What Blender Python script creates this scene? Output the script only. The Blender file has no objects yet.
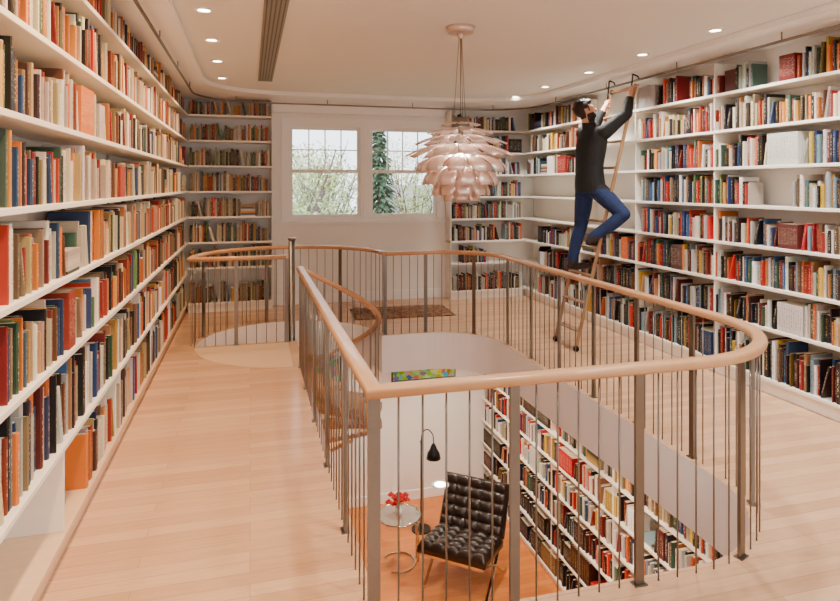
import bpy, bmesh, math, random
from mathutils import Vector, Matrix
random.seed(11)
R=random.random; U=random.uniform
sc=bpy.context.scene

def C(r,g,b):
    f=lambda c:(c/255/12.92) if c/255<=0.04045 else ((c/255+0.055)/1.055)**2.4
    return (f(r),f(g),f(b),1.0)

# ---------------------------------------------------------------- materials
def mat(name,col,rough=0.5,metal=0.0,var=0.06,scale=6.0,bump=0.0,emit=None,es=0.0,spec=None):
    m=bpy.data.materials.new(name); m.use_nodes=True
    nt=m.node_tree; b=nt.nodes['Principled BSDF']
    b.inputs['Roughness'].default_value=rough; b.inputs['Metallic'].default_value=metal
    if spec is not None: b.inputs['Specular IOR Level'].default_value=spec
    tc=nt.nodes.new('ShaderNodeTexCoord'); n=nt.nodes.new('ShaderNodeTexNoise')
    n.inputs['Scale'].default_value=scale; n.inputs['Detail'].default_value=4
    nt.links.new(tc.outputs['Object'],n.inputs['Vector'])
    mx=nt.nodes.new('ShaderNodeMix'); mx.data_type='RGBA'
    a=[c*(1-var) for c in col[:3]]+[1]; d=[min(1,c*(1+var)) for c in col[:3]]+[1]
    mx.inputs[6].default_value=a; mx.inputs[7].default_value=d
    nt.links.new(n.outputs['Fac'],mx.inputs[0]); nt.links.new(mx.outputs[2],b.inputs['Base Color'])
    if bump>0:
        bp=nt.nodes.new('ShaderNodeBump'); bp.inputs['Strength'].default_value=bump
        nt.links.new(n.outputs['Fac'],bp.inputs['Height']); nt.links.new(bp.outputs['Normal'],b.inputs['Normal'])
    if emit:
        b.inputs['Emission Color'].default_value=emit; b.inputs['Emission Strength'].default_value=es
    return m

def wood_floor(name,c1,c2,cm,rough=0.32,pw=0.083,pl=1.3):
    m=bpy.data.materials.new(name); m.use_nodes=True; nt=m.node_tree; b=nt.nodes['Principled BSDF']
    tc=nt.nodes.new('ShaderNodeTexCoord')
    br=nt.nodes.new('ShaderNodeTexBrick'); br.inputs['Scale'].default_value=1.0
    br.inputs['Brick Width'].default_value=pl; br.inputs['Row Height'].default_value=pw
    br.inputs['Mortar Size'].default_value=0.0009; br.inputs['Bias'].default_value=0.0
    br.inputs['Color1'].default_value=c1; br.inputs['Color2'].default_value=c2; br.inputs['Mortar'].default_value=cm
    br.offset=0.37; br.offset_frequency=3
    nt.links.new(tc.outputs['Object'],br.inputs['Vector'])
    mp=nt.nodes.new('ShaderNodeMapping'); mp.inputs['Scale'].default_value=(1.5,22,1)
    nt.links.new(tc.outputs['Object'],mp.inputs['Vector'])
    n=nt.nodes.new('ShaderNodeTexNoise'); n.inputs['Scale'].default_value=3; n.inputs['Detail'].default_value=6
    nt.links.new(mp.outputs[0],n.inputs['Vector'])
    mr=nt.nodes.new('ShaderNodeMapRange'); mr.inputs[3].default_value=0.83; mr.inputs[4].default_value=1.15
    nt.links.new(n.outputs['Fac'],mr.inputs[0])
    mx=nt.nodes.new('ShaderNodeMix'); mx.data_type='RGBA'; mx.blend_type='MULTIPLY'; mx.inputs[0].default_value=1
    nt.links.new(br.outputs['Color'],mx.inputs[6]); nt.links.new(mr.outputs[0],mx.inputs[7])
    nt.links.new(mx.outputs[2],b.inputs['Base Color']); b.inputs['Roughness'].default_value=rough
    return m

def grain(name,c1,c2,rough=0.4,sc_=(2,2,25)):
    m=bpy.data.materials.new(name); m.use_nodes=True; nt=m.node_tree; b=nt.nodes['Principled BSDF']
    tc=nt.nodes.new('ShaderNodeTexCoord'); mp=nt.nodes.new('ShaderNodeMapping'); mp.inputs['Scale'].default_value=sc_
    nt.links.new(tc.outputs['Object'],mp.inputs['Vector'])
    n=nt.nodes.new('ShaderNodeTexNoise'); n.inputs['Scale'].default_value=2.5; n.inputs['Detail'].default_value=6
    nt.links.new(mp.outputs[0],n.inputs['Vector'])
    mx=nt.nodes.new('ShaderNodeMix'); mx.data_type='RGBA'; mx.inputs[6].default_value=c1; mx.inputs[7].default_value=c2
    nt.links.new(n.outputs['Fac'],mx.inputs[0]); nt.links.new(mx.outputs[2],b.inputs['Base Color'])
    b.inputs['Roughness'].default_value=rough
    return m

def book_mat():
    m=bpy.data.materials.new('book_covers'); m.use_nodes=True; nt=m.node_tree; b=nt.nodes['Principled BSDF']
    a=nt.nodes.new('ShaderNodeAttribute'); a.attribute_name='Col'
    l=nt.nodes.new('ShaderNodeAttribute'); l.attribute_name='Lab'
    uv=nt.nodes.new('ShaderNodeUVMap'); uv.uv_map='UVMap'
    sp=nt.nodes.new('ShaderNodeSeparateXYZ'); nt.links.new(uv.outputs[0],sp.inputs[0])
    def M(op,x,y=None,z=None):
        n=nt.nodes.new('ShaderNodeMath'); n.operation=op
        for i,v in enumerate((x,y,z)):
            if v is None: continue
            if isinstance(v,(int,float)): n.inputs[i].default_value=v
            else: nt.links.new(v,n.inputs[i])
        return n.outputs[0]
    u=sp.outputs[0]; v=sp.outputs[1]
    band=M('MULTIPLY',M('GREATER_THAN',u,1.30),M('LESS_THAN',u,1.70))
    vf=M('FRACT',v)
    zone=M('MULTIPLY',M('GREATER_THAN',vf,0.2),M('LESS_THAN',vf,0.86))
    n=nt.nodes.new('ShaderNodeTexNoise'); n.inputs['Scale'].default_value=1; n.inputs['Detail'].default_value=1
    cb=nt.nodes.new('ShaderNodeCombineXYZ'); nt.links.new(M('MULTIPLY',u,3.0),cb.inputs[0]); nt.links.new(M('MULTIPLY',v,24.0),cb.inputs[1])
    nt.links.new(cb.outputs[0],n.inputs['Vector'])
    txt=M('MULTIPLY',M('MULTIPLY',band,zone),M('GREATER_THAN',n.outputs['Fac'],0.54))
    mx=nt.nodes.new('ShaderNodeMix'); mx.data_type='RGBA'
    nt.links.new(M('MULTIPLY',txt,0.65),mx.inputs[0]); nt.links.new(a.outputs['Color'],mx.inputs[6]); nt.links.new(l.outputs['Color'],mx.inputs[7])
    nt.links.new(mx.outputs[2],b.inputs['Base Color']); b.inputs['Roughness'].default_value=0.5
    return m

M_wall=mat('wall_paint',C(246,244,239),0.7,var=0.01,scale=2)
M_ceil=mat('ceiling_paint',C(230,230,226),0.8,var=0.01,scale=1.5)
M_white=mat('white_trim_paint',C(251,250,248),0.45,var=0.01)
M_shelf=grain('shelf_maple_pale',C(252,247,236),C(242,232,216),0.38,(1,1,8))
M_floor=wood_floor('maple_floor',C(216,174,138),C(198,154,118),C(154,112,82),0.21)
M_floor2=wood_floor('lower_oak_floor',C(216,134,66),C(196,114,52),C(136,78,38),0.35)
M_rail=grain('maple_handrail',C(214,168,124),C(188,138,96),0.27,(3,3,3))
M_inlay=grain('maple_landing',C(232,200,166),C(218,182,146),0.2,(2,18,1))
M_steel=mat('brushed_steel',C(132,127,120),0.32,1.0,var=0.08,scale=30)
M_chrome=mat('polished_chrome',C(215,215,215),0.12,1.0,var=0.02)
M_dark=mat('black_metal',C(14,14,16),0.35,0.3)
M_vent=mat('vent_grey',C(138,136,130),0.6)
M_vent2=mat('vent_slot_grey',C(84,84,80),0.6)
M_books=book_mat()
M_leather=mat('dark_brown_leather',C(28,17,13),0.33,var=0.2,scale=40,bump=0.05)
M_copper=mat('brushed_rose_metal',C(230,208,196),0.34,0.6,var=0.06,scale=9)
M_copper_in=mat('leaf_white_enamel',C(240,232,226),0.4)
M_bulb=mat('lamp_glow',C(255,240,220),0.5,emit=C(255,226,190),es=6)
M_down=mat('downlight_glow',C(255,240,220),0.5,emit=C(255,236,205),es=25)
M_jacket=mat('black_jacket',C(14,14,17),0.8,var=0.3,scale=30,bump=0.15)
M_jeans=mat('blue_denim',C(22,42,84),0.85,var=0.5,scale=14,bump=0.5)
M_skin=mat('skin',C(205,150,122),0.5,var=0.06,scale=20)
M_hair=mat('dark_hair',C(26,17,12),0.6,var=0.4,scale=90,bump=0.4)
M_shoe=mat('brown_shoe',C(38,26,20),0.45)
M_eye=mat('eye_dark',C(25,18,15),0.2)
M_lip=mat('lips',C(160,90,80),0.5)
M_ladder=grain('ladder_wood',C(170,130,94),C(130,94,62),0.35,(3,3,3))
M_red=mat('red_petals',C(168,2,8),0.6,var=0.25,scale=30,spec=0.2)
M_green=mat('stem_green',C(52,96,40),0.6,var=0.2)
M_glass=bpy.data.materials.new('clear_glass'); M_glass.use_nodes=True
nt=M_glass.node_tree; nt.nodes.clear()
o=nt.nodes.new('ShaderNodeOutputMaterial'); mxs=nt.nodes.new('ShaderNodeMixShader'); t=nt.nodes.new('ShaderNodeBsdfTransparent'); g=nt.nodes.new('ShaderNodeBsdfGlossy')
g.inputs['Roughness'].default_value=0.03; fr=nt.nodes.new('ShaderNodeFresnel'); fr.inputs[0].default_value=1.35
nt.links.new(fr.outputs[0],mxs.inputs[0]); nt.links.new(t.outputs[0],mxs.inputs[1]); nt.links.new(g.outputs[0],mxs.inputs[2]); nt.links.new(mxs.outputs[0],o.inputs[0])

# ---------------------------------------------------------------- mesh builder
class MB:
    def __init__(s): s.v=[];s.f=[];s.m=[];s.sm=[]
    def add(s,vs,fs,m=0,smooth=False):
        o=len(s.v); s.v+= [tuple(p) for p in vs]
        for f in fs: s.f.append(tuple(i+o for i in f)); s.m.append(m); s.sm.append(smooth)
    def box(s,x0,x1,y0,y1,z0,z1,m=0,M=None):
        vs=[Vector((x,y,z)) for x in (x0,x1) for y in (y0,y1) for z in (z0,z1)]
        if M is not None: vs=[M@p for p in vs]
        s.add(vs,[(0,1,3,2),(4,6,7,5),(0,4,5,1),(2,3,7,6),(0,2,6,4),(1,5,7,3)],m)
    def cyl(s,p,q,r0,r1=None,n=12,m=0,smooth=True):
        p=Vector(p);q=Vector(q); r1=r0 if r1 is None else r1
        d=(q-p).normalized(); a=d.orthogonal().normalized(); b=d.cross(a)
        vs=[]
        for c,r in ((p,r0),(q,r1)):
            for i in range(n):
                t=2*math.pi*i/n; vs.append(c+r*(math.cos(t)*a+math.sin(t)*b))
        fs=[(i,(i+1)%n,n+(i+1)%n,n+i) for i in range(n)]
        s.add(vs,fs,m,smooth)
        o=len(s.v)-2*n
        s.f.append(tuple(o+i for i in range(n))[::-1]); s.m.append(m); s.sm.append(False)
        s.f.append(tuple(o+n+i for i in range(n))); s.m.append(m); s.sm.append(False)
    def sph(s,c,r,m=0,n=16,k=10,rot=None):
        c=Vector(c); r=(r,r,r) if isinstance(r,(int,float)) else r
        vs=[Vector((0,0,1))]
        for j in range(1,k):
            ph=math.pi*j/k
            for i in range(n):
                t=2*math.pi*i/n; vs.append(Vector((math.sin(ph)*math.cos(t),math.sin(ph)*math.sin(t),math.cos(ph))))
        vs.append(Vector((0,0,-1)))
        out=[]
        for p in vs:
            q=Vector((p.x*r[0],p.y*r[1],p.z*r[2]))
            if rot is not None: q=rot@q
            out.append(c+q)
        fs=[(0,1+i,1+(i+1)%n) for i in range(n)]
        for j in range(k-2):
            for i in range(n):
                a=1+j*n+i;b=1+j*n+(i+1)%n; fs.append((a,a+n,b+n,b))
        L=len(vs)-1; a=1+(k-2)*n
        fs+=[(L,a+(i+1)%n,a+i) for i in range(n)]
        s.add(out,fs,m,True)
    def sweep(s,pts,prof,m=0,smooth=False,closed=False,up=Vector((0,0,1))):
        pts=[Vector(p) for p in pts]; n=len(pts); k=len(prof); vs=[]
        for i in range(n):
            a=pts[i-1] if (i>0 or closed) else None; b=pts[(i+1)%n] if (i<n-1 or closed) else None
            d1=(pts[i]-a).normalized() if a is not None else None; d2=(b-pts[i]).normalized() if b is not None else None
            if d1 is None: d1=d2
            if d2 is None: d2=d1
            l1=d1.cross(up).normalized(); l2=d2.cross(up).normalized(); l=(l1+l2).normalized()
            sc_=1/max(0.3,l.dot(l1)); d=(d1+d2).normalized(); u=l.cross(d).normalized()
            for (x,z) in prof: vs.append(pts[i]+l*x*sc_+u*z)
        fs=[]
        for i in range(n if closed else n-1):
            for j in range(k):
                a=i*k+j;b=i*k+(j+1)%k;c=((i+1)%n)*k+(j+1)%k;d=((i+1)%n)*k+j; fs.append((a,b,c,d))
        s.add(vs,fs,m,smooth)
        if not closed:
            o=len(s.v)-n*k
            s.f.append(tuple(o+j for j in range(k))[::-1]);s.m.append(m);s.sm.append(False)
            s.f.append(tuple(o+(n-1)*k+j for j in range(k)));s.m.append(m);s.sm.append(False)
    def mesh(s,name,mats,recalc=True):
        me=bpy.data.meshes.new(name); me.from_pydata(s.v,[],s.f)
        for mm in mats: me.materials.append(mm)
        me.polygons.foreach_set('material_index',s.m); me.polygons.foreach_set('use_smooth',s.sm)
        if recalc:
            bm=bmesh.new(); bm.from_mesh(me); bmesh.ops.recalc_face_normals(bm,faces=bm.faces); bm.to_mesh(me); bm.free()
        me.update(); return me
    def obj(s,name,mats,parent=None,loc=None,rotz=None,bevel=0):
        ob=bpy.data.objects.new(name,s.mesh(name,mats)); sc.collection.objects.link(ob)
        if parent: ob.parent=parent
        if loc: ob.location=loc
        if rotz is not None: ob.rotation_euler=(0,0,rotz)
        if bevel:
            b=ob.modifiers.new('bevel','BEVEL'); b.width=bevel; b.segments=2; b.limit_method='ANGLE'
        return ob
def empty(name,loc=(0,0,0),rotz=0):
    e=bpy.data.objects.new(name,None); sc.collection.objects.link(e); e.location=loc; e.rotation_euler=(0,0,rotz); e.empty_display_size=0.1; return e
def rrect(w,h,r,n=3):
    out=[]
    for cx,cz,a0 in ((w/2-r,h/2-r,0),(-w/2+r,h/2-r,90),(-w/2+r,-h/2+r,180),(w/2-r,-h/2+r,270)):
        for i in range(n+1):
            a=math.radians(a0+90*i/n); out.append((cx+r*math.cos(a),cz+r*math.sin(a)))
    return out
def arc(cx,cy,r,a0,a1,n):
    return [(cx+r*math.cos(math.radians(a0+(a1-a0)*i/n)),cy+r*math.sin(math.radians(a0+(a1-a0)*i/n))) for i in range(n+1)]
def resample(pts,step):
    pts=[Vector(p) for p in pts]; L=[0]
    for a,b in zip(pts,pts[1:]): L.append(L[-1]+(b-a).length)
    n=max(1,round(L[-1]/step)); out=[]
    j=0
    for i in range(n+1):
        d=L[-1]*i/n
        while j<len(L)-2 and L[j+1]<d: j+=1
        t=(d-L[j])/max(1e-9,L[j+1]-L[j]); out.append((pts[j].lerp(pts[j+1],t),(pts[j+1]-pts[j]).normalized()))
    return out
def plate(name,outer,hole,z0,z1,mats):
    cu=bpy.data.curves.new(name,'CURVE'); cu.dimensions='2D'; cu.fill_mode='BOTH'; cu.extrude=(z1-z0)/2
    for pl in (outer,hole):
        if not pl: continue
        sp=cu.splines.new('POLY'); sp.points.add(len(pl)-1)
        for i,p in enumerate(pl): sp.points[i].co=(p[0],p[1],0,1)
        sp.use_cyclic_u=True
    ob=bpy.data.objects.new(name+'_c',cu); sc.collection.objects.link(ob)
    dg=bpy.context.evaluated_depsgraph_get(); me=bpy.data.meshes.new_from_object(ob.evaluated_get(dg))
    bpy.data.objects.remove(ob); me.name=name
    me.transform(Matrix.Translation((0,0,(z0+z1)/2)))
    me.materials.clear()
    for m in mats: me.materials.append(m)
    o2=bpy.data.objects.new(name,me); sc.collection.objects.link(o2)
    for p in me.polygons:
        p.use_smooth=False; p.material_index=0
    if len(mats)>1:
        for p in me.polygons:
            zc=sum(me.vertices[i].co.z for i in p.vertices)/len(p.vertices)
            p.material_index=0 if abs(zc-z1)<1e-4 else 1
    return o2

# ---------------------------------------------------------------- room shell
LX,RX,BY,FY=-1.08,4.32,8.98,-1.6
CEIL=2.92; LOW=-3.0; SLAB=-0.42
FX0,FX1=-0.80,4.04; FB=8.70
WX0,WX1,WZ0,WZ1=0.50,2.76,1.19,2.58
w=MB(); w.box(LX-0.15,LX,FY,BY+0.15,LOW,CEIL+0.1); w.obj('wall_left',[M_wall])
w=MB(); w.box(RX,RX+0.15,FY,BY+0.15,LOW,CEIL+0.1); w.obj('wall_right',[M_wall])
w=MB()
w.box(LX,WX0,BY,BY+0.15,LOW,CEIL+0.1); w.box(WX1,RX,BY,BY+0.15,LOW,CEIL+0.1)
w.box(WX0,WX1,BY,BY+0.15,LOW,WZ0); w.box(WX0,WX1,BY,BY+0.15,WZ1,CEIL+0.1)
w.obj('wall_back',[M_wall])
w=MB()   # unseen wall behind the camera; wide opening added to let in fill daylight
w.box(LX,0.2,FY-0.15,FY,LOW,CEIL+0.1); w.box(3.1,RX,FY-0.15,FY,LOW,CEIL+0.1)
w.box(0.2,3.1,FY-0.15,FY,LOW,0.7); w.box(0.2,3.1,FY-0.15,FY,2.6,CEIL+0.1)
w.obj('wall_front',[M_wall])
w=MB(); w.box(3.765,3.90,FY,BY,LOW,SLAB); w.obj('wall_lower_right',[M_wall])
w=MB(); w.box(LX-0.15,RX+0.15,FY,BY+0.15,CEIL,CEIL+0.12); w.obj('ceiling',[M_ceil])
w=MB(); w.box(LX-0.15,RX+0.15,FY,BY+0.15,LOW-0.15,LOW); w.obj('floor_lower',[M_floor2])
hole=[]
for cx,cy,a0 in ((3.74-0.9,8.25-0.9,0),(-0.5+0.9,8.25-0.9,90)): hole+=arc(cx,cy,0.9,a0,a0+90,14)
hole+=[(-0.5,FY+0.3),(3.74,FY+0.3)]
plate('trim_1',[(LX,FY),(RX,FY),(RX,BY),(LX,BY)],hole,CEIL-0.05,CEIL-0.001,[M_white])
PCX,PCY,PR=0.44,6.90,1.04
EX,RN,RF=2.66,0.75,0.70
def well(o):
    r=PR-o
    p=[(0.45+o,2.30+o),(EX-RN,2.30+o)]+arc(EX-RN,2.30+RN,RN-o,-90,0,14)+arc(EX-RF,6.9-RF,RF-o,0,90,14)
    p+=[(PCX+math.sqrt(r*r-o*o),PCY-o)]+arc(PCX,PCY,r,0,180,30)[1:]+[(0.45+o,PCY)]
    return p
plate('floor',[(LX,FY),(RX,FY),(RX,BY),(LX,BY)],well(0.045),SLAB,0.0,[M_floor,M_white])
w=MB(); sec=[(PCX-0.04,PCY-0.07)]+arc(PCX,PCY,1.0,184,267,20)
n=len(sec); w.add([(x,y,0.003) for x,y in sec]+[(x,y,0.0) for x,y in sec],[tuple(range(n))]+[(i,(i+1)%n,n+(i+1)%n,n+i) for i in range(n)])
w.obj('stair_landing',[M_inlay])
w=MB(); w.box(0.30,2.83,BY-0.10,BY,2.72,CEIL-0.05); w.obj('trim_2',[M_white],bevel=0.006)
w=MB(); w.box(0.30,2.83,BY-0.02,BY,0,0.14); w.obj('baseboard_back',[M_white],bevel=0.004)
w=MB(); w.box(LX,3.44,BY-0.02,BY,LOW,LOW+0.14); w.obj('baseboard_lower_back',[M_white],bevel=0.004)

# ---------------------------------------------------------------- window
def window(name,x0,x1):
    f=MB(); y0,y1=BY-0.015,BY+0.10
    z0,z1=WZ0,WZ1; t=0.04
    f.box(x0,x0+t,y0,y1,z0,z1); f.box(x1-t,x1,y0,y1,z0,z1); f.box(x0+t,x1-t,y0,y1,z0,z0+t); f.box(x0+t,x1-t,y0,y1,z1-t,z1)
    zm=1.90; s=0.045
    for (a,b,ys) in ((z0+t,zm+0.02,BY+0.02),(zm-0.02,z1-t,BY+0.055)):
        f.box(x0+t,x0+t+s,ys,ys+0.03,a,b); f.box(x1-t-s,x1-t,ys,ys+0.03,a,b)
        f.box(x0+t+s,x1-t-s,ys,ys+0.03,a,a+s); f.box(x0+t+s,x1-t-s,ys,ys+0.03,b-s,b)
    a,b=zm+0.02,z1-t-s; X0,X1=x0+t+s,x1-t-s
    for i in (1,2,3): xx=X0+(X1-X0)*i/4; f.box(xx-0.008,xx+0.008,BY+0.057,BY+0.083,a,b)
    zz=(a+b)/2; f.box(X0,X1,BY+0.0575,BY+0.0825,zz-0.008,zz+0.008)
    f.box(X0,X1,BY+0.033,BY+0.037,z0+t+s,zm-0.03,1); f.box(X0,X1,BY+0.068,BY+0.071,zm+0.02,z1-t-s,1)
    return f.obj(name,[M_white,M_glass])
window('window_1',WX0,1.60); window('window_2',1.66,WX1)
w=MB()
w.box(WX0-0.07,WX0,BY-0.025,BY,WZ0,WZ1); w.box(WX1,WX1+0.07,BY-0.025,BY,WZ0,WZ1)
w.box(WX0-0.07,WX1+0.07,BY-0.025,BY,WZ1,WZ1+0.08); w.box(WX0-0.09,WX1+0.09,BY-0.06,BY,WZ0-0.045,WZ0); w.box(1.60,1.66,BY-0.025,BY+0.12,WZ0,WZ1)
w.obj('trim_3',[M_white])

# ---------------------------------------------------------------- books
PW=[(232,220,194),(222,204,168),(210,150,80),(196,116,54),(150,64,42),(134,40,34),(96,60,44),(52,38,32),(178,156,118),(242,236,222),(240,232,214),(128,108,82),(64,88,72),(52,72,108),(28,25,25),(214,172,96),(184,60,44),(228,210,176),(150,130,104),(236,228,210),(214,200,176),(206,130,60)]
PN=[(240,236,226),(226,222,212),(206,200,188),(20,20,24),(34,34,42),(150,28,32),(190,44,40),(44,30,30),(34,58,104),(62,98,140),(206,170,70),(110,44,42),(234,226,206),(52,84,68),(16,18,28),(176,128,90),(86,66,52),(244,243,239),(206,98,52),(150,170,184),(238,234,224),(30,30,32)]
PR_=[(176,30,32),(206,66,44),(130,24,26),(240,232,216),(224,208,180),(36,26,26),(222,130,60),(20,20,24),(236,222,204),(100,36,40),(60,80,110),(244,240,230),(214,180,80),(70,110,90)]
PD=[(18,16,20),(26,22,22),(14,20,36),(36,22,20),(52,26,24),(14,16,18),(110,84,38),(24,34,52),(64,22,24)]
PG=[(110,140,92),(60,92,66),(158,140,118),(216,200,172),(44,46,52),(146,56,48),(78,112,126),(190,156,104),(90,66,50),(236,230,214)]
class Books:
    def __init__(s): s.v=[];s.f=[];s.c=[];s.l=[];s.uv=[]
    def book(s,P,d,n,z,sx,w_,h,dp,col,lab,back=0.02,lean=0.0,flat=False):
        bl=min(0.006,w_*0.2); cr,sr=math.cos(lean),math.sin(lean)
        if flat: sec=[(0,0),(w_,0),(w_,dp),(0,dp)]
        else: sec=[(0,bl),(w_*0.22,0),(w_*0.78,0),(w_,bl),(w_,dp),(0,dp)]
        k=len(sec); o=len(s.v)
        def W(a,b,c):
            a2=a*cr-c*sr; c2=a*sr+c*cr
            s.v.append((P[0]+d[0]*(sx+a2)+n[0]*(back+b),P[1]+d[1]*(sx+a2)+n[1]*(back+b),z+c2))
        for (a,b) in sec: W(a,b,0)
        for (a,b) in sec: W(a,b,h)
        off=R()*0.02+int(R()*40)
        def F(idx,c,spine=None):
            s.f.append(tuple(o+i for i in idx)); m=len(idx)
            s.c+= list(c)*m; s.l+= list(lab)*m
            if spine: s.uv+= [1+spine[0],off+0.02,1+spine[1],off+0.02,1+spine[1],off+0.98,1+spine[0],off+0.98]
            else: s.uv+=[0.0,0.0]*m
        for i in range(k):
            j=(i+1)%k; sp=None
            if not flat and i<3: sp=((0,0.22),(0.22,0.78),(0.78,1))[i]
            F((i,j,k+j,k+i),col,sp)
        F(tuple(range(k)),col); F(tuple(range(k,2*k)),col)
        if not flat:
            page=(0.74,0.66,0.50,1); q=len(s.v)
            m=min(0.004,w_*0.15)
            for a,b in ((m,bl+0.006),(w_-m,bl+0.006),(w_-m,dp-0.002),(m,dp-0.002)): W(a,b,h+0.0012)
            s.f.append((q,q+1,q+2,q+3)); s.c+=list(page)*4; s.l+=list(page)*4; s.uv+=[0.0,0.0]*4
    def row(s,P,d,n,s0,s1,z,maxh,pal,gap=0.05,depth=0.2,series=0.12,thin=0.85,stack=0.03):
        x=s0; bh=U(0.72,0.92)*maxh
        while x<s1-0.03:
            r=R()
            if r<gap: x+=U(0.03,0.14); continue
            if r<gap+stack and s1-x>0.3:
                zz=z; base=U(0.2,0.25)
                for i in range(random.randint(2,6)):
                    hh=U(0.015,0.035); wl=base-U(0,0.03)
                    if zz+hh>z+maxh: break
                    s.book(P,d,n,zz,x+U(0,0.01),wl,hh,U(0.14,0.18),*s.cl(pal),flat=True); zz+=hh
                x+=base+0.02; continue
            if r<gap+stack+0.008 and s1-x>0.25:
                wf=U(0.13,0.18); s.book(P,d,n,z,x,wf,min(maxh*0.95,wf*1.35),0.03,*s.cl(pal),flat=True,back=0.06); x+=wf+0.02; continue
            cnt=random.randint(4,16); bh=U(0.68,0.95)*maxh; ser=R()<series; cc=s.cl(pal); wb=U(0.012,0.032)*thin
            for i in range(cnt):
                w_=wb if ser else max(0.009,random.choice((U(0.010,0.022),U(0.016,0.032),U(0.024,0.042)))*thin)
                if x+w_>s1: break
                h=bh if ser else min(maxh,bh*U(0.78,1.15)); dp=min(depth,h*U(0.66,0.8))
                c=cc if ser else s.cl(pal)
                s.book(P,d,n,z,x,w_-0.0008,h,dp,*c,back=0.012+(0 if ser else U(0,0.04))); x+=w_
            if R()<0.35 and x<s1-0.14:
                h=U(0.7,0.92)*maxh; a=U(0.08,0.3); w_=U(0.014,0.03)
                s.book(P,d,n,z,x+h*math.sin(a)+0.001,w_,h*0.96,h*0.7,*s.cl(pal),lean=a); x+=h*math.sin(a)+w_*1.1+0.02
    def cl(s,pal):
        c=random.choice(pal); k=U(0.68,1.0); L=sum(c)/3; sat=1.2
        c=tuple(min(255,max(4,(L+(q-L)*sat)*k+U(-7,7))) for q in c)
        L=sum(c)/3; lab=C(224,210,180) if L<120 else C(60,34,26)
        if L<90 and R()<0.4: lab=C(196,158,74)
        return C(*c),lab
    def obj(s,name,parent):
        me=bpy.data.meshes.new(name); me.from_pydata(s.v,[],s.f); me.materials.append(M_books)
        a=me.color_attributes.new('Col','FLOAT_COLOR','CORNER'); a.data.foreach_set('color',s.c)
        a=me.color_attributes.new('Lab','FLOAT_COLOR','CORNER'); a.data.foreach_set('color',s.l)
        u=me.uv_layers.new(name='UVMap'); u.data.foreach_set('uv',s.uv)
        me.update(); ob=bpy.data.objects.new(name,me); sc.collection.objects.link(ob); ob.parent=parent; return ob

def bookshelf(P,d,n,L,zs,rows,depth=0.28,panels=(),standards=(),kick=None,th=0.026,ztop=None,wood_base=False):
    m=MB()
    def lb(s0,s1,b0,b1,z0,z1,mi=0):
        pts=[(P[0]+d[0]*s_+n[0]*b_,P[1]+d[1]*s_+n[1]*b_) for s_ in (s0,s1) for b_ in (b0,b1)]
        X=[p[0] for p in pts];Y=[p[1] for p in pts]; m.box(min(X),max(X),min(Y),max(Y),z0,z1,mi)
    for i,z in enumerate(zs): lb(0,L,0,depth,z-th,z,2 if (wood_base and i==0) else 0)
    for (s_,z0,z1) in panels: lb(s_-0.006,s_+0.006,0.012,depth,z0,z1)
    for s_ in standards: lb(s_-0.012,s_+0.012,depth-0.015,depth,zs[0],ztop or zs[-1]+0.25,1)
    if kick is not None: lb(0,L,0.03,depth,kick,zs[0]-th,2 if wood_base else 0)
    ob=m.obj('bookshelf',[M_shelf,M_steel,M_inlay],bevel=0.003)
    B=Books()
    for (z,maxh,segs,pal,kw) in rows:
        for (a,b) in segs: B.row(P,d,n,a,b,z,maxh,pal,**kw)
    B.obj('books',ob)
    return ob
ZL=[0.13,0.53,0.93,1.28,1.62,1.96,2.30,2.64]
y0=0.8; L=BY-y0-0.005; LB=FB-y0
rows=[]
for i,z in enumerate(ZL):
    mh=[0.34,0.34,0.29,0.28,0.28,0.28,0.28,0.215][i]
    pal=[PN+PW,PW+PN,PW+PG,PW,PW,PW,PW,PW][i]
    segs=[(2.75,LB-0.03)] if i==0 else [(0.05,LB-0.03)]
    rows.append((z,mh,segs,pal,dict(gap=0.02,thin=0.95 if i<2 else 0.8,stack=0.02)))
bookshelf((FX0,y0),(0,1),(-1,0),L,ZL,rows,depth=0.275,panels=[(2.34,0.13,0.5),(3.6,0.13,0.5),(4.9,0.13,0.5),(6.2,0.13,0.5)],standards=[0.9,2.1,3.3,4.5,5.7,6.9],kick=0.001,ztop=2.86,wood_base=True)
ZR=[0.13,0.54,0.87,1.20,1.53,1.86,2.19,2.52]
y0=1.4; L=BY-y0-0.005; LB=FB-y0
rows=[]
for i,z in enumerate(ZR):
    mh=[0.33,0.27,0.27,0.27,0.27,0.27,0.27,0.27][i]
    pal=[PN+PD,PN+PD,PN,PN+PR_,PN+PG,PR_+PN,PR_+PW,PR_+PN+PD][i]
    full=[(0.05,4.45)]; far=[(5.75,LB-0.03)]
    if i in (0,1,2): segs=[(0.05,LB-0.4)]
    elif i==3: segs=[(0.05,3.3),(3.4,4.45)]
    elif i==4: segs=[(0.05,1.9),(2.05,2.5),(2.9,4.45)]
    elif i in (5,6,7): segs=full+far
    if i==7: segs=[(0.05,2.6),(2.9,4.45)]+far
    rows.append((z,mh,segs,pal,dict(gap=0.03)))
pan=[(s_,0.13,2.80) for s_ in (0.9,2.06,3.31,4.5,5.7)]
bookshelf((FX1,y0),(0,1),(1,0),L,ZR,rows,depth=0.275,panels=pan,kick=0.001)
ZB=[0.13]+[0.60,0.94,1.28,1.62,1.96,2.30,2.64]
rows=[(z,[0.3,0.28,0.27,0.27,0.27,0.27,0.27,0.215][i],[(0.02,1.05)],(PG+PW),dict(gap=0.02)) for i,z in enumerate(ZB)]
bookshelf((FX0+0.01,FB),(1,0),(0,1),1.09,ZB,rows,depth=0.275,panels=[(1.08,0.13,2.86)],kick=0.001)
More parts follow.
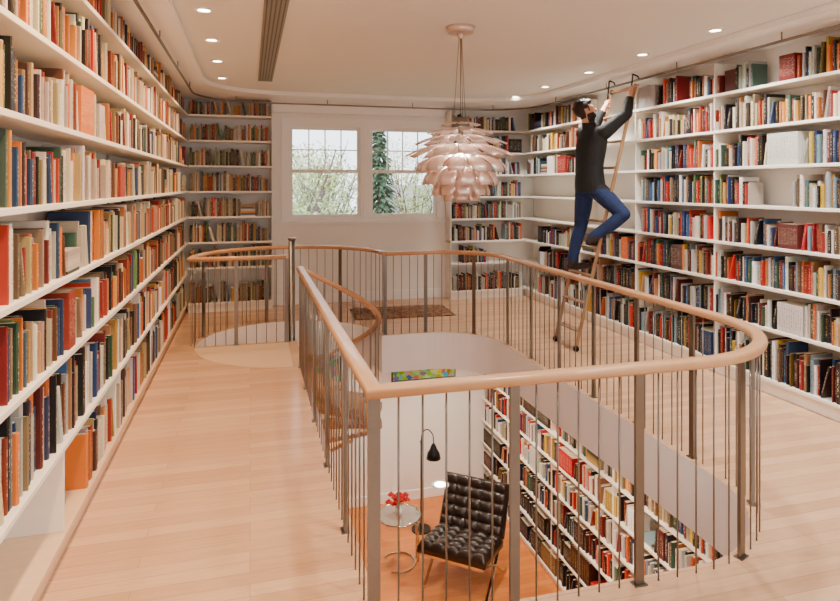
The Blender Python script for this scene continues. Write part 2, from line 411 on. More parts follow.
rows=[(z,0.26,[(0.04,1.15)] if i not in (1,) else [(0.1,0.6)],[PD+PN,PN,PN,PG+PN,PN+PD,PN,PN+PD,PN+PD][i],dict(gap=0.04)) for i,z in enumerate(ZR)]
bookshelf((2.86,FB),(1,0),(0,1),1.17,ZR,rows,depth=0.275,panels=[(0.006,0.13,2.80)],kick=0.001)
ZW=[-2.9+0.335*i for i in range(8)]
y0=1.6; L=BY-y0-0.02
rows=[(z,0.27,[(0.05,L-0.03)],[PD,PD+[(176,34,34)],PD+PR_,PR_+PN,PR_+PN,PR_+PW,PG+PN,PN][i],dict(gap=0.02,thin=1.2,series=0.2 if i>1 else 0.6)) for i,z in enumerate(ZW) if i<7]
bookshelf((3.44,y0),(0,1),(1,0),L,ZW,rows,depth=0.32,panels=[(s_,-2.9,-0.56) for s_ in (1.2,2.5,3.8,5.1,6.4)],kick=LOW+0.001)

# ---------------------------------------------------------------- railings
RZ=0.92
prof=rrect(0.068,0.044,0.016)
def guard(name,path2d,parts):
    """parts: list of (sub-path, post interval, spacing, post at start, post at end)"""
    e=empty(name)
    m=MB(); m.sweep([(x,y,RZ) for x,y in path2d],prof,0,True); m.obj('handrail',[M_rail],e)
    b=MB()
    for (sub,post_every,sp,ps,pe_) in parts:
        q=resample([(x,y,0) for x,y in sub],sp)
        for i,(p,t) in enumerate(q):
            if i==0 and not ps: continue
            if i==len(q)-1 and not pe_: continue
            if i%post_every==0 or i==len(q)-1:
                Mx=Matrix.Translation(p)@Matrix.Rotation(math.atan2(t.y,t.x),4,'Z')
                wdt=0.024 if (i==0) else 0.020
                b.box(-wdt,wdt,-0.008,0.008,0.006,RZ-0.015,0,Mx); b.box(-0.03,0.03,-0.02,0.02,0,0.006,0,Mx)
            else:
                b.cyl((p.x,p.y,0),(p.x,p.y,RZ-0.015),0.0041,n=6)
    b.obj('balusters',[M_steel],e)
    return e
side=[(0.45,2.30),(0.45,5.88)]
round_=[(0.45,2.30),(EX-RN,2.30)]+arc(EX-RN,2.30+RN,RN,-90,0,16)[1:]+arc(EX-RF,6.9-RF,RF,0,90,16)+[(PCX+PR,PCY)]
guard('balustrade',side[::-1]+round_[1:],[(side,7,0.105,False,True),(round_,6,0.096,True,True)])
g2=arc(PCX,PCY,PR,0,180,40)+[(PCX-PR,PCY-0.03),(PCX-0.06,PCY-0.03)]
guard('balustrade',g2,[(g2,9,0.105,False,True)])

st=empty('spiral_staircase')
m=MB(); m.cyl((PCX,PCY,LOW),(PCX,PCY,1.10),0.036,n=20); m.cyl((PCX,PCY,1.10),(PCX,PCY,1.125),0.044,n=20); m.obj('centre_pole',[M_steel],st)
m=MB(); NT=12; rise=3.0/13; TA=26
for k in range(NT):
    a0=-90+TA*k; a=arc(PCX,PCY,0.985,a0-2,a0+TA+1,8); b=arc(PCX,PCY,0.05,a0-2,a0+TA+1,4)[::-1]
    pl=a+b; n=len(pl); zt=-rise*(k+1)
    m.add([(x,y,zt) for x,y in pl]+[(x,y,zt-0.05) for x,y in pl],[tuple(range(n)),tuple(range(n,2*n))[::-1]]+[(i,n+i,n+(i+1)%n,(i+1)%n) for i in range(n)])
m.obj('treads',[M_rail],st,bevel=0.006)
hr=0.945
hp=[]
for i in range(0,70):
    ang=-90+5*i; zz=RZ-rise*(i*5)/TA
    if zz<-2.0: break
    hp.append((PCX+hr*math.cos(math.radians(ang)),PCY+hr*math.sin(math.radians(ang)),zz))
m=MB(); m.sweep(hp,prof,0,True); m.obj('stair_handrail',[M_rail],st)
m=MB()
for i,p in enumerate(hp):
    if i%2==1:
        k=int(i*5//TA); m.cyl((p[0],p[1],-rise*(k+1)),(p[0],p[1],p[2]-0.01),0.0045,n=6)
m.obj('stair_balusters',[M_steel],st)

# ---------------------------------------------------------------- ladder rail & ladder
m=MB(); path=[(-0.66,-1.0),(-0.66,7.75)]+arc(0.14,7.75,0.8,180,90,12)[1:]+arc(3.12,7.75,0.8,90,0,12)+[(3.92,-1.0)]
m.sweep([(x,y,2.80) for x,y in path],[(0.012*math.cos(a*math.pi/4),0.012*math.sin(a*math.pi/4)) for a in range(8)],0,True)
for (p,t) in resample([(x,y,0) for x,y in path],1.2): m.cyl((p.x,p.y,2.80),(p.x,p.y,2.871),0.006,n=8)
m.obj('ladder_rail',[M_steel])
LB0,LT=Vector((3.20,0,0)),Vector((3.93,0,2.86))
def lad(z,y): 
    t=z/2.86; return Vector((3.20+0.73*t,y,z))
LY0,LY1=5.68,6.12
la=empty('library_ladder')
m=MB()
for y in (LY0,LY1):
    m.sweep([lad(0.03,y),lad(2.76,y)],rrect(0.024,0.036,0.008),0,False,up=Vector((1,0,0)))
for k in range(10):
    z=0.20+0.28*k; m.cyl(lad(z,LY0),lad(z,LY1),0.011,n=12)
    Pz=lad(z,(LY0+LY1)/2); m.box(-0.040,0.030,-0.208,0.208,0.0,0.012,0,Matrix.Translation(Pz))
m.obj('rails_and_rungs',[M_ladder],la)
m=MB()
for y in (LY0,LY1):
    hk=[lad(2.6,y)+Vector((-0.02,0,0)),lad(2.86,y)+Vector((-0.06,0,0)),Vector((3.88,y,2.86)),Vector((3.93,y,2.845)),Vector((3.95,y,2.80))]
    for a,b in zip(hk,hk[1:]): m.cyl(a,b,0.008,n=8)
    m.cyl(lad(0.03,y)+Vector((0,-0.012,0)),lad(0.03,y)+Vector((0,0.012,0)),0.03,n=16)
m.obj('hooks_and_wheels',[M_dark],la)

# ---------------------------------------------------------------- person
def evalmesh(ob):
    dg=bpy.context.evaluated_depsgraph_get(); return bpy.data.meshes.new_from_object(ob.evaluated_get(dg))
def remeshed(mb,vox,smooth=4):
    ob=mb.obj('tmp',[M_skin]); r=ob.modifiers.new('r','REMESH'); r.mode='VOXEL'; r.voxel_size=vox; r.use_smooth_shade=True
    s=ob.modifiers.new('s','SMOOTH'); s.factor=0.5; s.iterations=smooth
    me=evalmesh(ob); bpy.data.objects.remove(ob); return me
man=empty('man_on_ladder',(3.5,5.92,0.76))
def own(me,name,mats):
    me.materials.clear()
    for q in mats: me.materials.append(q)
    me.transform(Matrix.Translation((-3.5,-5.92,-0.76)))
    for p in me.polygons: p.use_smooth=True
    ob=bpy.data.objects.new(name,me); sc.collection.objects.link(ob); ob.parent=man; return ob
b=MB()
def limb(pts,n=16):
    for (p,r),(q,s_) in zip(pts,pts[1:]): b.cyl(p,q,r,s_,n)
    for p,r in pts: b.sph(p,r*0.995,n=n)
hipN,hipF=(3.53,5.83,1.66),(3.50,6.01,1.66)
kneeN,kneeF=(3.68,5.56,1.40),(3.46,6.03,1.24)
ankN,ankF=(3.415,5.73,1.145),(3.36,6.03,0.865)
limb([(hipN,0.104),((3.61,5.69,1.525),0.092),(kneeN,0.070),((3.59,5.62,1.30),0.068),((3.46,5.70,1.19),0.056),(ankN,0.053)])
limb([(hipF,0.104),((3.485,6.02,1.45),0.092),(kneeF,0.070),((3.415,6.035,1.10),0.067),((3.37,6.03,0.93),0.058),(ankF,0.056)])
b.sph((3.51,5.92,1.70),(0.140,0.180,0.13))
loft=[(3.515,5.920,1.610,0.150,0.188),(3.51,5.92,1.70,0.152,0.188),(3.505,5.922,1.80,0.142,0.178),(3.505,5.925,1.90,0.138,0.172),(3.515,5.928,2.00,0.145,0.184),(3.53,5.932,2.10,0.150,0.198),(3.545,5.934,2.19,0.142,0.204),(3.55,5.936,2.26,0.118,0.186),(3.54,5.936,2.315,0.085,0.120)]
NL=24; vs=[]
for (x,y,z,rx,ry) in loft:
    for i in range(NL):
        a=2*math.pi*i/NL; vs.append((x+rx*math.cos(a),y+ry*math.sin(a),z))
fs=[(j*NL+i,j*NL+(i+1)%NL,(j+1)*NL+(i+1)%NL,(j+1)*NL+i) for j in range(len(loft)-1) for i in range(NL)]
fs+=[tuple(range(NL))[::-1],tuple((len(loft)-1)*NL+i for i in range(NL))]
b.add(vs,fs,0,True)
shN,shF=Vector((3.59,5.765,2.255)),Vector((3.54,6.105,2.265))
elN,elF=Vector((3.80,5.68,2.445)),Vector((3.74,6.19,2.375))
HN=lad(2.70,LY0); HF=lad(2.60,LY1)
wrN=HN+Vector((-0.06,-0.01,-0.075)); wrF=HF+Vector((-0.065,0.01,-0.07))
limb([(Vector((3.55,5.86,2.22)),0.088),(shN,0.082),((shN+elN)/2,0.068),(elN,0.058),((elN+wrN)/2,0.052),(wrN.lerp(elN,0.15),0.044)])
limb([(wrN.lerp(elN,0.2),0.028),(wrN,0.027)])
limb([(Vector((3.54,6.0,2.23)),0.088),(shF,0.082),((shF+elF)/2,0.068),(elF,0.058),((elF+wrF)/2,0.052),(wrF.lerp(elF,0.15),0.044)])
limb([(wrF.lerp(elF,0.2),0.028),(wrF,0.027)])
limb([((3.52,5.935,2.27),0.066),((3.475,5.935,2.40),0.056)])
b.cyl((3.52,5.935,2.30),(3.495,5.935,2.37),0.080,0.070,16)
for an,dx in ((Vector(ankN),Vector((0.14,0.05,0))),(Vector(ankF),Vector((0.15,-0.01,0)))):
    sole=an.z-0.075
    heel=Vector((an.x-0.03,an.y,sole+0.04)); ball=heel+dx*0.9; ball.z=sole+0.032; toe=heel+dx*1.45; toe.z=sole+0.028
    limb([(an,0.043),(heel,0.038)]); limb([(heel,0.038),(ball,0.042),(toe,0.027)])
Hc=Vector((3.455,5.93,2.49)); Fd=Vector((0.90,-0.22,0.30)).normalized(); Ld=Vector((0,0,1)).cross(Fd).normalized(); Ud=Fd.cross(Ld)
Rm=Matrix((Fd,Ld,Ud)).transposed()
H=lambda f,l,u: Hc+Fd*f+Ld*l+Ud*u
b.sph(H(0,0,0.015),(0.098,0.078,0.098),rot=Rm); b.sph(H(0.028,0,-0.045),(0.066,0.058,0.070),rot=Rm); b.sph(H(0.06,0,-0.085),(0.028,0.03,0.024),rot=Rm)
b.cyl(H(0.094,0,0.012),H(0.118,0,-0.022),0.008,0.015,10); b.sph(H(0.113,0,-0.026),0.0155)
for s_ in (-1,1):
    b.sph(H(-0.004,0.080*s_,-0.012),(0.020,0.010,0.031),rot=Rm)
    b.sph(H(0.084,0.03*s_,0.022),(0.012,0.02,0.008),rot=Rm)
b.sph(H(-0.018,0,0.032),(0.102,0.086,0.096),rot=Rm)
b.sph(H(0.03,0,0.085),(0.07,0.06,0.035),rot=Rm)
for k in range(60):
    a=U(0,6.283); e_=U(0.15,1.45); b.sph(H(-0.018+0.100*math.cos(e_)*math.cos(a)*(1 if math.cos(a)<0 else 0.75),0.084*math.cos(e_)*math.sin(a),0.034+0.094*math.sin(e_)),U(0.010,0.017),n=8,k=6)
b.sph(H(0.052,0,-0.072),(0.05,0.052,0.045),rot=Rm)
b.cyl((3.485,5.935,2.36),H(-0.01,0,-0.05),0.056,0.055,14)
me=remeshed(b,0.0065,3)
for p in me.polygons:
    c=p.center; q=c-Hc; f,l,u=q.dot(Fd),q.dot(Ld),q.dot(Ud)
    mi=0
    if c.z>2.365 and (c-Hc).length<0.17:
        mi=2
        ear=abs(l)>0.078 and abs(f+0.004)<0.022 and -0.045<u<0.022
        if (u>0.055 or (f<0.032 and u>-0.012) or (f<-0.02 and u>-0.075)) and not ear: mi=3
        elif u<-0.035 and f>-0.01 and not ear and not (f>0.085 and -0.050<u): mi=3
    else:
        def near(A,B):
            A=Vector(A);B=Vector(B);t=max(0,min(1,(c-A).dot(B-A)/(B-A).length_squared)); return (A+(B-A)*t-c).length
        if c.z<0.885 or (c.z<1.165 and near(ankN,(3.52,5.78,1.1))<0.075): mi=4
        elif c.z<1.625: mi=1
        else: mi=0
        if near(hipN,kneeN)<0.100 and c.z<1.66 and near((3.51,5.92,1.9),(3.51,5.92,1.68))>0.165: mi=1
        if near(wrN,wrN.lerp(elN,0.16))<0.034 or near(wrF,wrF.lerp(elF,0.16))<0.034: mi=2
    p.material_index=mi
mi=[p.material_index for p in me.polygons]
ob=own(me,'body',[M_jacket,M_jeans,M_skin,M_hair,M_shoe])
for p,i in zip(ob.data.polygons,mi): p.material_index=i
f=MB()
for s_ in (-1,1):
    f.sph(H(0.088,0.030*s_,0.006),0.012,0); f.sph(H(0.097,0.031*s_,0.006),0.006,1); f.sph(H(0.098,0.03*s_,0.026),(0.005,0.018,0.004),3,rot=Rm)
f.sph(H(0.092,0,-0.050),(0.010,0.024,0.006),2,rot=Rm)
me=f.mesh('face',[M_copper_in,M_eye,M_lip,M_hair]); mi=[p.material_index for p in me.polygons]
ob=own(me,'face',[M_copper_in,M_eye,M_lip,M_hair])
for p,i in zip(ob.data.polygons,mi): p.material_index=i
ld=(LT-LB0).normalized(); 
def hand(name,P,wr,sgn):
    global b
    b=MB(); e1=Vector((-ld.z,0,ld.x)); e2=ld.cross(e1)*sgn
    pal=P+e1*0.036+e2*0.006
    rot=Matrix((e1,e2,ld)).transposed()
    b.sph(pal,(0.015,0.036,0.045),rot=rot); limb([(wr,0.027),(wr.lerp(pal,0.6),0.024),(pal,0.018)],12)
    for i,Lf in enumerate((175,200,190,150)):
        off=-0.033+0.0215*(3-i)
        pts=[]
        for j in range(5):
            th=math.radians(35+Lf*j/4); rad=0.034-0.002*j; pts.append((P+ld*off+rad*(math.cos(th)*e1+math.sin(th)*e2),0.0088-0.0007*j))
        limb([(pal+ld*off*0.8,0.010)]+pts,10)
    pts=[(pal-e2*0.02+ld*0.01,0.013)]
    for j in range(4):
        th=math.radians(-40-95*j/3); pts.append((P+ld*(0.03+0.008*j)+0.034*(math.cos(th)*e1+math.sin(th)*e2),0.0108-0.0009*j))
    limb(pts,10)
    own(remeshed(b,0.003,2),name,[M_skin])
hand('right_hand',HN,wrN,-1); hand('left_hand',HF,wrF,1)

# ---------------------------------------------------------------- pendant lamp
pe=empty('artichoke_pendant_lamp',(1.57,4.54,0))
m=MB(); ZC=1.87
m.cyl((0,0,CEIL-0.045),(0,0,CEIL),0.10,0.115,n=32); m.cyl((0,0,CEIL-0.09),(0,0,CEIL-0.045),0.02,0.03,n=16)
m.obj('canopy',[M_copper],pe)
m=MB()
for k in range(3):
    a=k*2*math.pi/3+0.5; m.cyl((0.012*math.cos(a),0.012*math.sin(a),CEIL-0.08),(0.055*math.cos(a),0.055*math.sin(a),ZC+0.34),0.0022,n=6)
m.cyl((0,0,CEIL-0.08),(0,0,ZC+0.3),0.003,n=6)
m.cyl((0,0,ZC+0.27),(0,0,ZC+0.35),0.075,0.06,n=24)
m.obj('suspension_wires',[M_steel],pe)
rings=[(0.285,0.05,0.155,0.020,10,0.038),(0.240,0.08,0.260,0.040,12,0.048),(0.185,0.11,0.360,0.065,12,0.060),(0.115,0.14,0.430,0.090,12,0.072),
       (0.030,0.15,0.360,0.125,12,0.076),(-0.055,0.14,0.300,0.140,12,0.070),(-0.135,0.11,0.230,0.140,10,0.064),(-0.205,0.07,0.150,0.115,8,0.054)]
m=MB(); fr=MB()
for i,(z,r0,r1,drop,n,hw) in enumerate(rings):
    for k in range(n):
        a=2*math.pi*(k+(0.5 if i%2 else 0))/n+0.1; ca,sa=math.cos(a),math.sin(a); vs=[];NS=6
        for j in range(NS+1):
            t=j/NS; 
            rr=r0+(r1-r0)*(math.sin(t*math.pi/2) if i>3 else t**0.9); zz=z+0.03-drop*(t**1.6)
            ww=hw*(0.35+0.65*min(1,t/0.6)); 
            if t>0.6: ww=hw*(1-0.30*((t-0.6)/0.4)**2)
            for s_ in (-1,-0.5,0,0.5,1):
                bulge=-0.25*hw*s_*s_; x=rr+bulge*0.5; yy=ww*s_
                vs.append((x*ca-yy*sa,x*sa+yy*ca,ZC+zz+bulge*0.5))
        fs=[(j*5+q,j*5+q+1,j*5+q+6,j*5+q+5) for j in range(NS) for q in range(4)]
        m.add(vs,fs,0,True)
        fr.cyl((0.02*ca,0.02*sa,ZC+z+0.03),(r0*1.02*ca,r0*1.02*sa,ZC+z+0.03),0.003,n=5)
me_ob=m.obj('leaves',[M_copper,M_copper_in],pe); so=me_ob.modifiers.new('s','SOLIDIFY'); so.thickness=0.002
fr.cyl((0,0,ZC-0.2),(0,0,ZC+0.3),0.02,n=12); fr.obj('frame',[M_steel],pe)
m=MB(); m.sph((0,0,ZC+0.02),(0.045,0.045,0.06)); m.obj('bulb',[M_bulb],pe)

# ---------------------------------------------------------------- ceiling vent & downlights
m=MB(); m.box(0.09,0.25,3.2,7.45,CEIL-0.012,CEIL-0.001,0)
for k in range(5): m.box(0.104+0.03*k,0.114+0.03*k,3.22,7.43,CEIL-0.014,CEIL-0.012,1)
m.obj('ceiling_vent',[M_vent,M_vent2])
def spot(x,y,z,tx,ty,tz,en,col,ang=120,rad=0.06):
    m=MB(); n=24; vs=[]
    for r,zz in ((0.062,z),(0.062,z-0.008),(0.045,z-0.008),(0.042,z-0.002)):
        for i in range(n): a=2*math.pi*i/n; vs.append((r*math.cos(a),r*math.sin(a),zz-z))
    fs=[(j*n+i,j*n+(i+1)%n,(j+1)*n+(i+1)%n,(j+1)*n+i) for j in range(3) for i in range(n)]
    m.add(vs,fs,0); m.add([vs[3*n+i] for i in range(n)],[tuple(range(n))],1)
    m.obj('recessed_downlight',[M_white,M_down],loc=(x,y,z))
    l=bpy.data.lights.new('downlight_beam','SPOT'); l.energy=en; l.color=col; l.spot_size=math.radians(ang); l.spot_blend=0.9; l.shadow_soft_size=rad
    o=bpy.data.objects.new('downlight_beam',l); sc.collection.objects.link(o); o.location=(x,y,z-0.09)
    o.rotation_euler=(Vector((tx,ty,tz))-Vector((x,y,z-0.09))).to_track_quat('-Z','Y').to_euler()
WL=(1,0.66,0.38); WR=(1,0.95,0.88)
for y in (0.9,1.8,2.72,3.64,4.56,5.48,6.4,7.4): spot(-0.31,y,CEIL,-0.76,y,1.6,105,WL)
for y in (1.3,2.25,3.15,4.09,5.03,5.98,7.0,7.9): spot(3.53,y,CEIL,3.98,y,1.4,120,WR)  # the farthest fixtures are extra, kept to light the right side
for x,y in ((1.6,1.2),(2.4,3.1),(0.9,2.6)): spot(x,y,CEIL,x,y,0,115,(1,0.96,0.92),150)  # out-of-view fixtures, added as fill for the area near the camera
for x,y in ((2.7,3.4),(2.7,5.0),(2.7,6.6),(2.7,8.0),(1.3,4.2),(1.2,8.0)): spot(x,y,SLAB,x+0.3,y,-3,125,(1,0.84,0.66),140)  # unseen lamps under the slab, added to brighten the lower room and shelf
l=bpy.data.lights.new('pendant_light','POINT'); l.energy=22; l.color=(1,0.87,0.76); l.shadow_soft_size=0.06
o=bpy.data.objects.new('pendant_light',l); sc.collection.objects.link(o); o.location=(1.57,4.54,ZC+0.12)

# ---------------------------------------------------------------- rug
mr_=bpy.data.materials.new('patterned_rug'); mr_.use_nodes=True; nt=mr_.node_tree; bs=nt.nodes['Principled BSDF']; bs.inputs['Roughness'].default_value=0.95
tc=nt.nodes.new('ShaderNodeTexCoord'); vo=nt.nodes.new('ShaderNodeTexVoronoi'); vo.inputs['Scale'].default_value=16; vo.distance='MANHATTAN'
cr=nt.nodes.new('ShaderNodeValToRGB'); nt.links.new(tc.outputs['Object'],vo.inputs['Vector']); nt.links.new(vo.outputs['Distance'],cr.inputs[0]); nt.links.new(cr.outputs[0],bs.inputs['Base Color'])
cr.color_ramp.elements[0].color=C(70,42,34); cr.color_ramp.elements[1].color=C(150,116,86); cr.color_ramp.elements.new(0.35).color=C(102,54,42)
m=MB(); m.box(-0.62,0.62,-0.36,0.36,0,0.012)
for i in range(40):
    yy=-0.35+0.7*i/39
    for s_ in (-1,1): m.box(min(0.62*s_,0.66*s_),max(0.62*s_,0.66*s_),yy-0.004,yy+0.004,0.0,0.004)
m.obj('patterned_rug',[mr_],loc=(1.95,8.05,0.001),rotz=-0.05)

# ---------------------------------------------------------------- lower level furniture
def spl(pts,n=8):
    P=[Vector(p) for p in pts]; P=[P[0]*2-P[1]]+P+[P[-1]*2-P[-2]]; out=[]
    for i in range(1,len(P)-2):
        for j in range(n):
            t=j/n; a,b_,c,d=P[i-1],P[i],P[i+1],P[i+2]
            out.append(0.5*((2*b_)+(c-a)*t+(2*a-5*b_+4*c-d)*t*t+(3*b_-a-3*c+d)*t**3))
    out.append(P[-2]); return out
ch=empty('tufted_leather_lounge_chair',(2.46,6.98,LOW),math.radians(-40))
ch.scale=(1.12,1.12,1.12)
m=MB()
for x in (-0.34,0.34):
    A=spl([(x,0.43,0.78),(x,0.31,0.56),(x,0.16,0.38),(x,-0.02,0.22),(x,-0.18,0.09),(x,-0.30,0.006)])
    Bq=spl([(x,-0.38,0.40),(x,-0.22,0.345),(x,-0.04,0.27),(x,0.10,0.16),(x,0.24,0.05),(x,0.36,0.006)])
    for q in (A,Bq): m.sweep(q,rrect(0.035,0.014,0.004),0,True,up=Vector((0,0.3,1)).normalized())
for (y,z) in ((0.42,0.76),(-0.36,0.385),(0.14,0.36)): m.box(-0.34,0.34,y-0.006,y+0.006,z-0.017,z+0.017)
m.obj('chrome_frame',[M_chrome],ch)
def cushion(name,L_,W_,th,M,N=5,K=5):
    m=MB(); nx=ny=50
    def h(u,v): return th*(0.45+0.55*(abs(math.sin(math.pi*u*N))**0.4)*(abs(math.sin(math.pi*v*K))**0.4))
    vs=[]
    for i in range(nx+1):
        for j in range(ny+1):
            u,v=i/nx,j/ny; e=min(1,min(u,1-u)*25)*min(1,min(v,1-v)*25)
            vs.append(M@Vector(((u-0.5)*W_,(v-0.5)*L_,h(u,v)*0.5*e)))
    for i in range(nx+1):
        for j in range(ny+1):
            u,v=i/nx,j/ny; vs.append(M@Vector(((u-0.5)*W_,(v-0.5)*L_,-th*0.45)))
    fs=[];o=(nx+1)*(ny+1)
    for i in range(nx):
        for j in range(ny):
            a=i*(ny+1)+j; fs.append((a,a+ny+1,a+ny+2,a+1)); fs.append((o+a,o+a+1,o+a+ny+2,o+a+ny+1))
    for i in range(nx):
        a=i*(ny+1); fs.append((a,o+a,o+a+ny+1,a+ny+1)); a+=ny; fs.append((a,a+ny+1,o+a+ny+1,o+a))
    for j in range(ny):
        a=j; fs.append((a,a+1,o+a+1,o+a)); a=nx*(ny+1)+j; fs.append((a,o+a,o+a+1,a+1))
    m.add(vs,fs,0,True)
    for i in range(1,N):
        for j in range(1,K): m.sph(M@Vector(((i/N-0.5)*W_,(j/K-0.5)*L_,th*0.24)),0.009,n=8,k=5)
    m.obj(name,[M_leather],ch)
cushion('seat_cushion',0.60,0.74,0.13,Matrix.Translation((0,-0.10,0.44))@Matrix.Rotation(math.radians(-8),4,'X'))
cushion('back_cushion',0.54,0.74,0.12,Matrix.Translation((0,0.31,0.66))@Matrix.Rotation(math.radians(62),4,'X'))

tb=empty('round_glass_side_table',(1.78,7.5,LOW))
m=MB()
m.sweep([(0.27*math.cos(a*math.pi/20),0.27*math.sin(a*math.pi/20),0.60) for a in range(40)],[(0.011*math.cos(q*math.pi/4),0.011*math.sin(q*math.pi/4)) for q in range(8)],0,True,closed=True)
m.sweep([(0.21*math.cos(a*math.pi/20-2.2),0.21*math.sin(a*math.pi/20-2.2),0.012) for a in range(30)],[(0.011*math.cos(q*math.pi/4),0.011*math.sin(q*math.pi/4)) for q in range(8)],0,True)
m.cyl((0.24,0.04,0.012),(0.24,0.04,0.66),0.011); m.cyl((0.24,-0.05,0.012),(0.24,-0.05,0.60),0.011)
m.cyl((0.24,-0.05,0.30),(0.24,0.04,0.30),0.009)
m.obj('chrome_frame',[M_chrome],tb)
M_tg=mat('table_glass',C(200,214,214),0.05,0.0,var=0.02); M_tg.node_tree.nodes['Principled BSDF'].inputs['Transmission Weight'].default_value=0.7
m=MB(); m.cyl((0,0,0.596),(0,0,0.606),0.262,n=48); m.obj('glass_top',[M_tg],tb)
vf=empty('vase_of_red_flowers',(1.78,7.5,LOW+0.607))
m=MB(); pr=[(0.03,0),(0.045,0.03),(0.04,0.07),(0.025,0.10),(0.03,0.12)]; n=20
vs=[(r*math.cos(2*math.pi*i/n),r*math.sin(2*math.pi*i/n),z) for r,z in pr for i in range(n)]
m.add(vs,[(j*n+i,j*n+(i+1)%n,(j+1)*n+(i+1)%n,(j+1)*n+i) for j in range(4) for i in range(n)]+[tuple(range(n))],0,True); m.obj('vase',[M_white],vf)
m=MB(); s2=MB()
for k in range(15):
    a=k*2.4; r=0.03+0.095*((k%5)/4); top=Vector((r*math.cos(a),r*math.sin(a),0.15+0.05*(1-r*6)+0.03*(k%3))); s2.cyl((0,0,0.06),top,0.003,n=5)
    for q in range(6):
        b2=q*math.pi/3; rt=Matrix.Rotation(b2,3,'Z')@Matrix.Rotation(0.6,3,'Y'); m.sph(top+rt@Vector((0.024,0,0.008)),(0.029,0.022,0.006),rot=rt,n=8,k=5)
    m.sph(top+Vector((0,0,0.01)),0.012,n=8,k=5)
m.obj('blossoms',[M_red],vf); s2.obj('stems',[M_green],vf)

fl=empty('reading_floor_lamp',(2.25,8.15,LOW))
m=MB(); m.cyl((0,0,0),(0,0,0.02),0.13,n=32); m.cyl((0,0,0.02),(0,0,1.2),0.011,n=12)
arm=spl([(0,0,1.2),(0.02,0,1.32),(0.09,-0.01,1.36),(0.16,-0.02,1.28),(0.17,-0.02,1.14)],6)
for a,b_ in zip(arm,arm[1:]): m.cyl(a,b_,0.008,n=8)
m.sph((0,0,1.2),0.018); m.obj('stand',[M_dark],fl)
m=MB(); pr=[(0.02,1.16),(0.035,1.13),(0.05,1.09),(0.085,1.03),(0.10,0.96),(0.095,0.96),(0.08,1.03),(0.045,1.085),(0.018,1.12)]; n=24
vs=[(0.17+r*math.cos(2*math.pi*i/n),-0.02+r*math.sin(2*math.pi*i/n),z) for r,z in pr for i in range(n)]
m.add(vs,[(j*n+i,j*n+(i+1)%n,(j+1)*n+(i+1)%n,(j+1)*n+i) for j in range(8) for i in range(n)],0,True); m.obj('shade',[M_dark],fl)
m=MB(); m.sph((0.17,-0.02,1.03),0.03); m.obj('bulb',[M_bulb],fl)

mp_=bpy.data.materials.new('abstract_painting'); mp_.use_nodes=True; nt=mp_.node_tree; bs=nt.nodes['Principled BSDF']
tc=nt.nodes.new('ShaderNodeTexCoord'); vo=nt.nodes.new('ShaderNodeTexVoronoi'); vo.inputs['Scale'].default_value=14
hs=nt.nodes.new('ShaderNodeHueSaturation'); hs.inputs['Saturation'].default_value=1.3; nt.links.new(tc.outputs['Object'],vo.inputs['Vector'])
mx=nt.nodes.new('ShaderNodeMix'); mx.data_type='RGBA'; mx.inputs[0].default_value=0.35; mx.inputs[7].default_value=C(150,190,60)
nt.links.new(vo.outputs['Color'],mx.inputs[6]); nt.links.new(mx.outputs[2],hs.inputs['Color']); nt.links.new(hs.outputs[0],bs.inputs['Base Color'])
m=MB(); m.box(2.04,3.0,BY-0.03,BY-0.012,-1.20,-0.6,0); m.box(2.02,3.02,BY-0.012,BY-0.001,-1.22,-0.58,1)
m.obj('abstract_painting',[mp_,M_dark])
m=MB(); m.box(0.5,1.25,BY-0.03,BY-0.012,-1.5,-0.6,0); m.box(0.48,1.27,BY-0.012,BY-0.001,-1.52,-0.58,1)
m.obj('abstract_painting',[mp_,M_dark])

# ---------------------------------------------------------------- outside
M_grass=mat('garden_lawn',C(160,166,128),0.9,var=0.2,scale=0.4)
M_con=mat('conifer_needles',C(62,88,64),0.9,var=0.35,scale=8); M_leaf=mat('pale_foliage',C(150,162,104),0.9,var=0.4,scale=4); M_bark=mat('bark',C(96,80,68),0.9,var=0.3)
m=MB(); m.box(-60,80,BY+1.5,120,LOW-0.4,LOW-0.2); m.obj('ground',[M_grass])
def conifer(x,y,h,r):
    m=MB(); m.cyl((0,0,0),(0,0,h*0.95),0.16,0.02,8,1)
    for k in range(2600):
        t=R()**0.7; z=h*(0.98-0.86*t); rr=r*(0.06+t)*U(0.4,1.1); a=U(0,6.283); c=Vector((rr*math.cos(a),rr*math.sin(a),z-0.25*rr)); o_=Vector((math.cos(a),math.sin(a),-0.5)).normalized(); s_=Vector((-math.sin(a),math.cos(a),0)); q=U(0.12,0.26)
        m.add([c-o_*q,c-s_*q*0.35,c+o_*q,c+s_*q*0.35],[(0,1,2,3)],0)
    m.obj('conifer_tree',[M_con,M_bark],loc=(x,y,LOW-0.2))
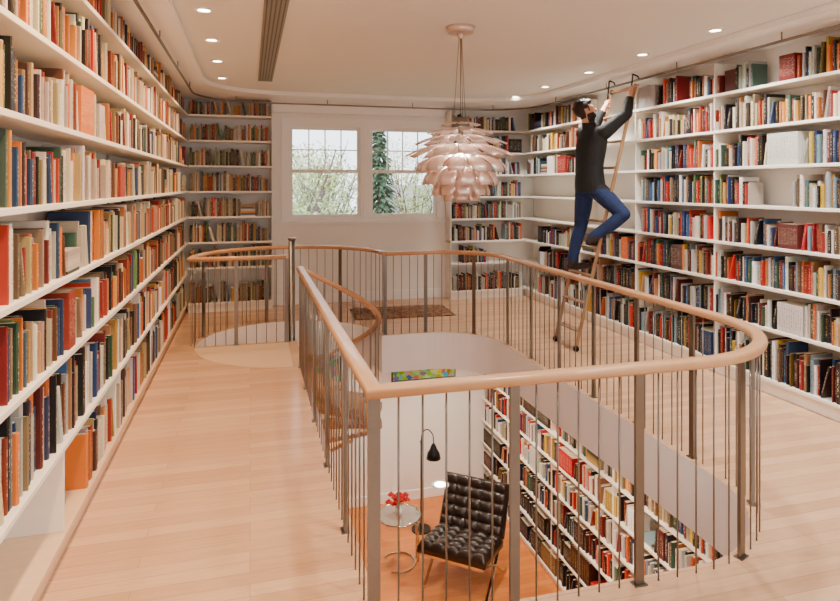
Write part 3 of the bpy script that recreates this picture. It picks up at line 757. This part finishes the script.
def leafy(x,y,h,r,nl=1500):
    m=MB(); m.cyl((0,0,0),(0,0,h*0.45),0.16,0.1,8,1)
    for k in range(26):
        a=U(0,6.28); t=Vector((r*0.8*math.cos(a),r*0.8*math.sin(a),h*U(0.5,1.02))); s0=Vector((0,0,h*U(0.22,0.45))); m.cyl(s0,t,0.06,0.012,6,1)
        for j in range(3):
            pp=s0.lerp(t,U(0.4,0.9)); m.cyl(pp,pp+Vector((U(-.6,.6),U(-.6,.6),U(0.1,.8))),0.022,0.006,5,1)
    for k in range(nl):
        d=Vector((random.gauss(0,1),random.gauss(0,1),random.gauss(0,1))).normalized()*(R()**0.4)
        c=Vector((d.x*r,d.y*r,h*0.68+d.z*h*0.33)); u=Vector((U(-1,1),U(-1,1),U(-1,1))).normalized(); v=u.orthogonal().normalized(); s_=U(0.05,0.12)
        m.add([c-u*s_,c-v*s_*0.5,c+u*s_,c+v*s_*0.5],[(0,1,2,3)],0)
    m.obj('leafy_tree',[M_leaf,M_bark],loc=(x,y,LOW-0.2))
conifer(4.3,21,7.9,1.1); conifer(17.5,42,9,1.6)
leafy(1.2,20,6.2,1.9,1800); leafy(2.9,25,6.2,1.7,1500); leafy(6.0,22.5,5.4,1.0,900); leafy(-1,28,6.5,2.2); leafy(4.0,38,7.6,2.4,1800); leafy(-0.6,40,8.0,2.6,1800); leafy(10.6,44,8.4,2.8,2000)
m=MB(); m.box(-2.5,2.5,-2,2,0,3.4); vs=[(-2.8,-2.4,3.3),(2.8,-2.4,3.3),(2.8,2.4,3.3),(-2.8,2.4,3.3),(-2.8,0,4.9),(2.8,0,4.9)]
m.add(vs,[(0,1,5,4),(3,4,5,2),(0,4,3),(1,2,5),(0,3,2,1)],1)
for x in (-1.5,0.2,1.6): m.box(x-0.35,x+0.35,-2.03,-2.0,1.6,2.7,2)
m.obj('neighbour_house',[M_white,M_vent,M_vent2],loc=(9.3,31,LOW-0.2))
l=bpy.data.lights.new('sun','SUN'); l.energy=5.0; l.color=(1,0.95,0.86); l.angle=0.02
o=bpy.data.objects.new('sun',l); sc.collection.objects.link(o); o.rotation_euler=Vector((0.75,0.35,-0.55)).to_track_quat('-Z','Y').to_euler(); o.location=(0,0,12)

wd=bpy.data.worlds.new('World'); sc.world=wd; wd.use_nodes=True; bg=wd.node_tree.nodes['Background']
bg.inputs[0].default_value=(0.88,0.94,1.0,1); bg.inputs[1].default_value=4.2

# ---------------------------------------------------------------- camera
cam=bpy.data.cameras.new('camera'); co=bpy.data.objects.new('camera',cam); sc.collection.objects.link(co)
co.location=(0,0,1.70); co.rotation_euler=(math.radians(90),0,-math.radians(15.33))
cam.sensor_width=36; cam.lens=26.57; cam.shift_y=-0.1375; cam.clip_start=0.05; cam.clip_end=300
sc.camera=co
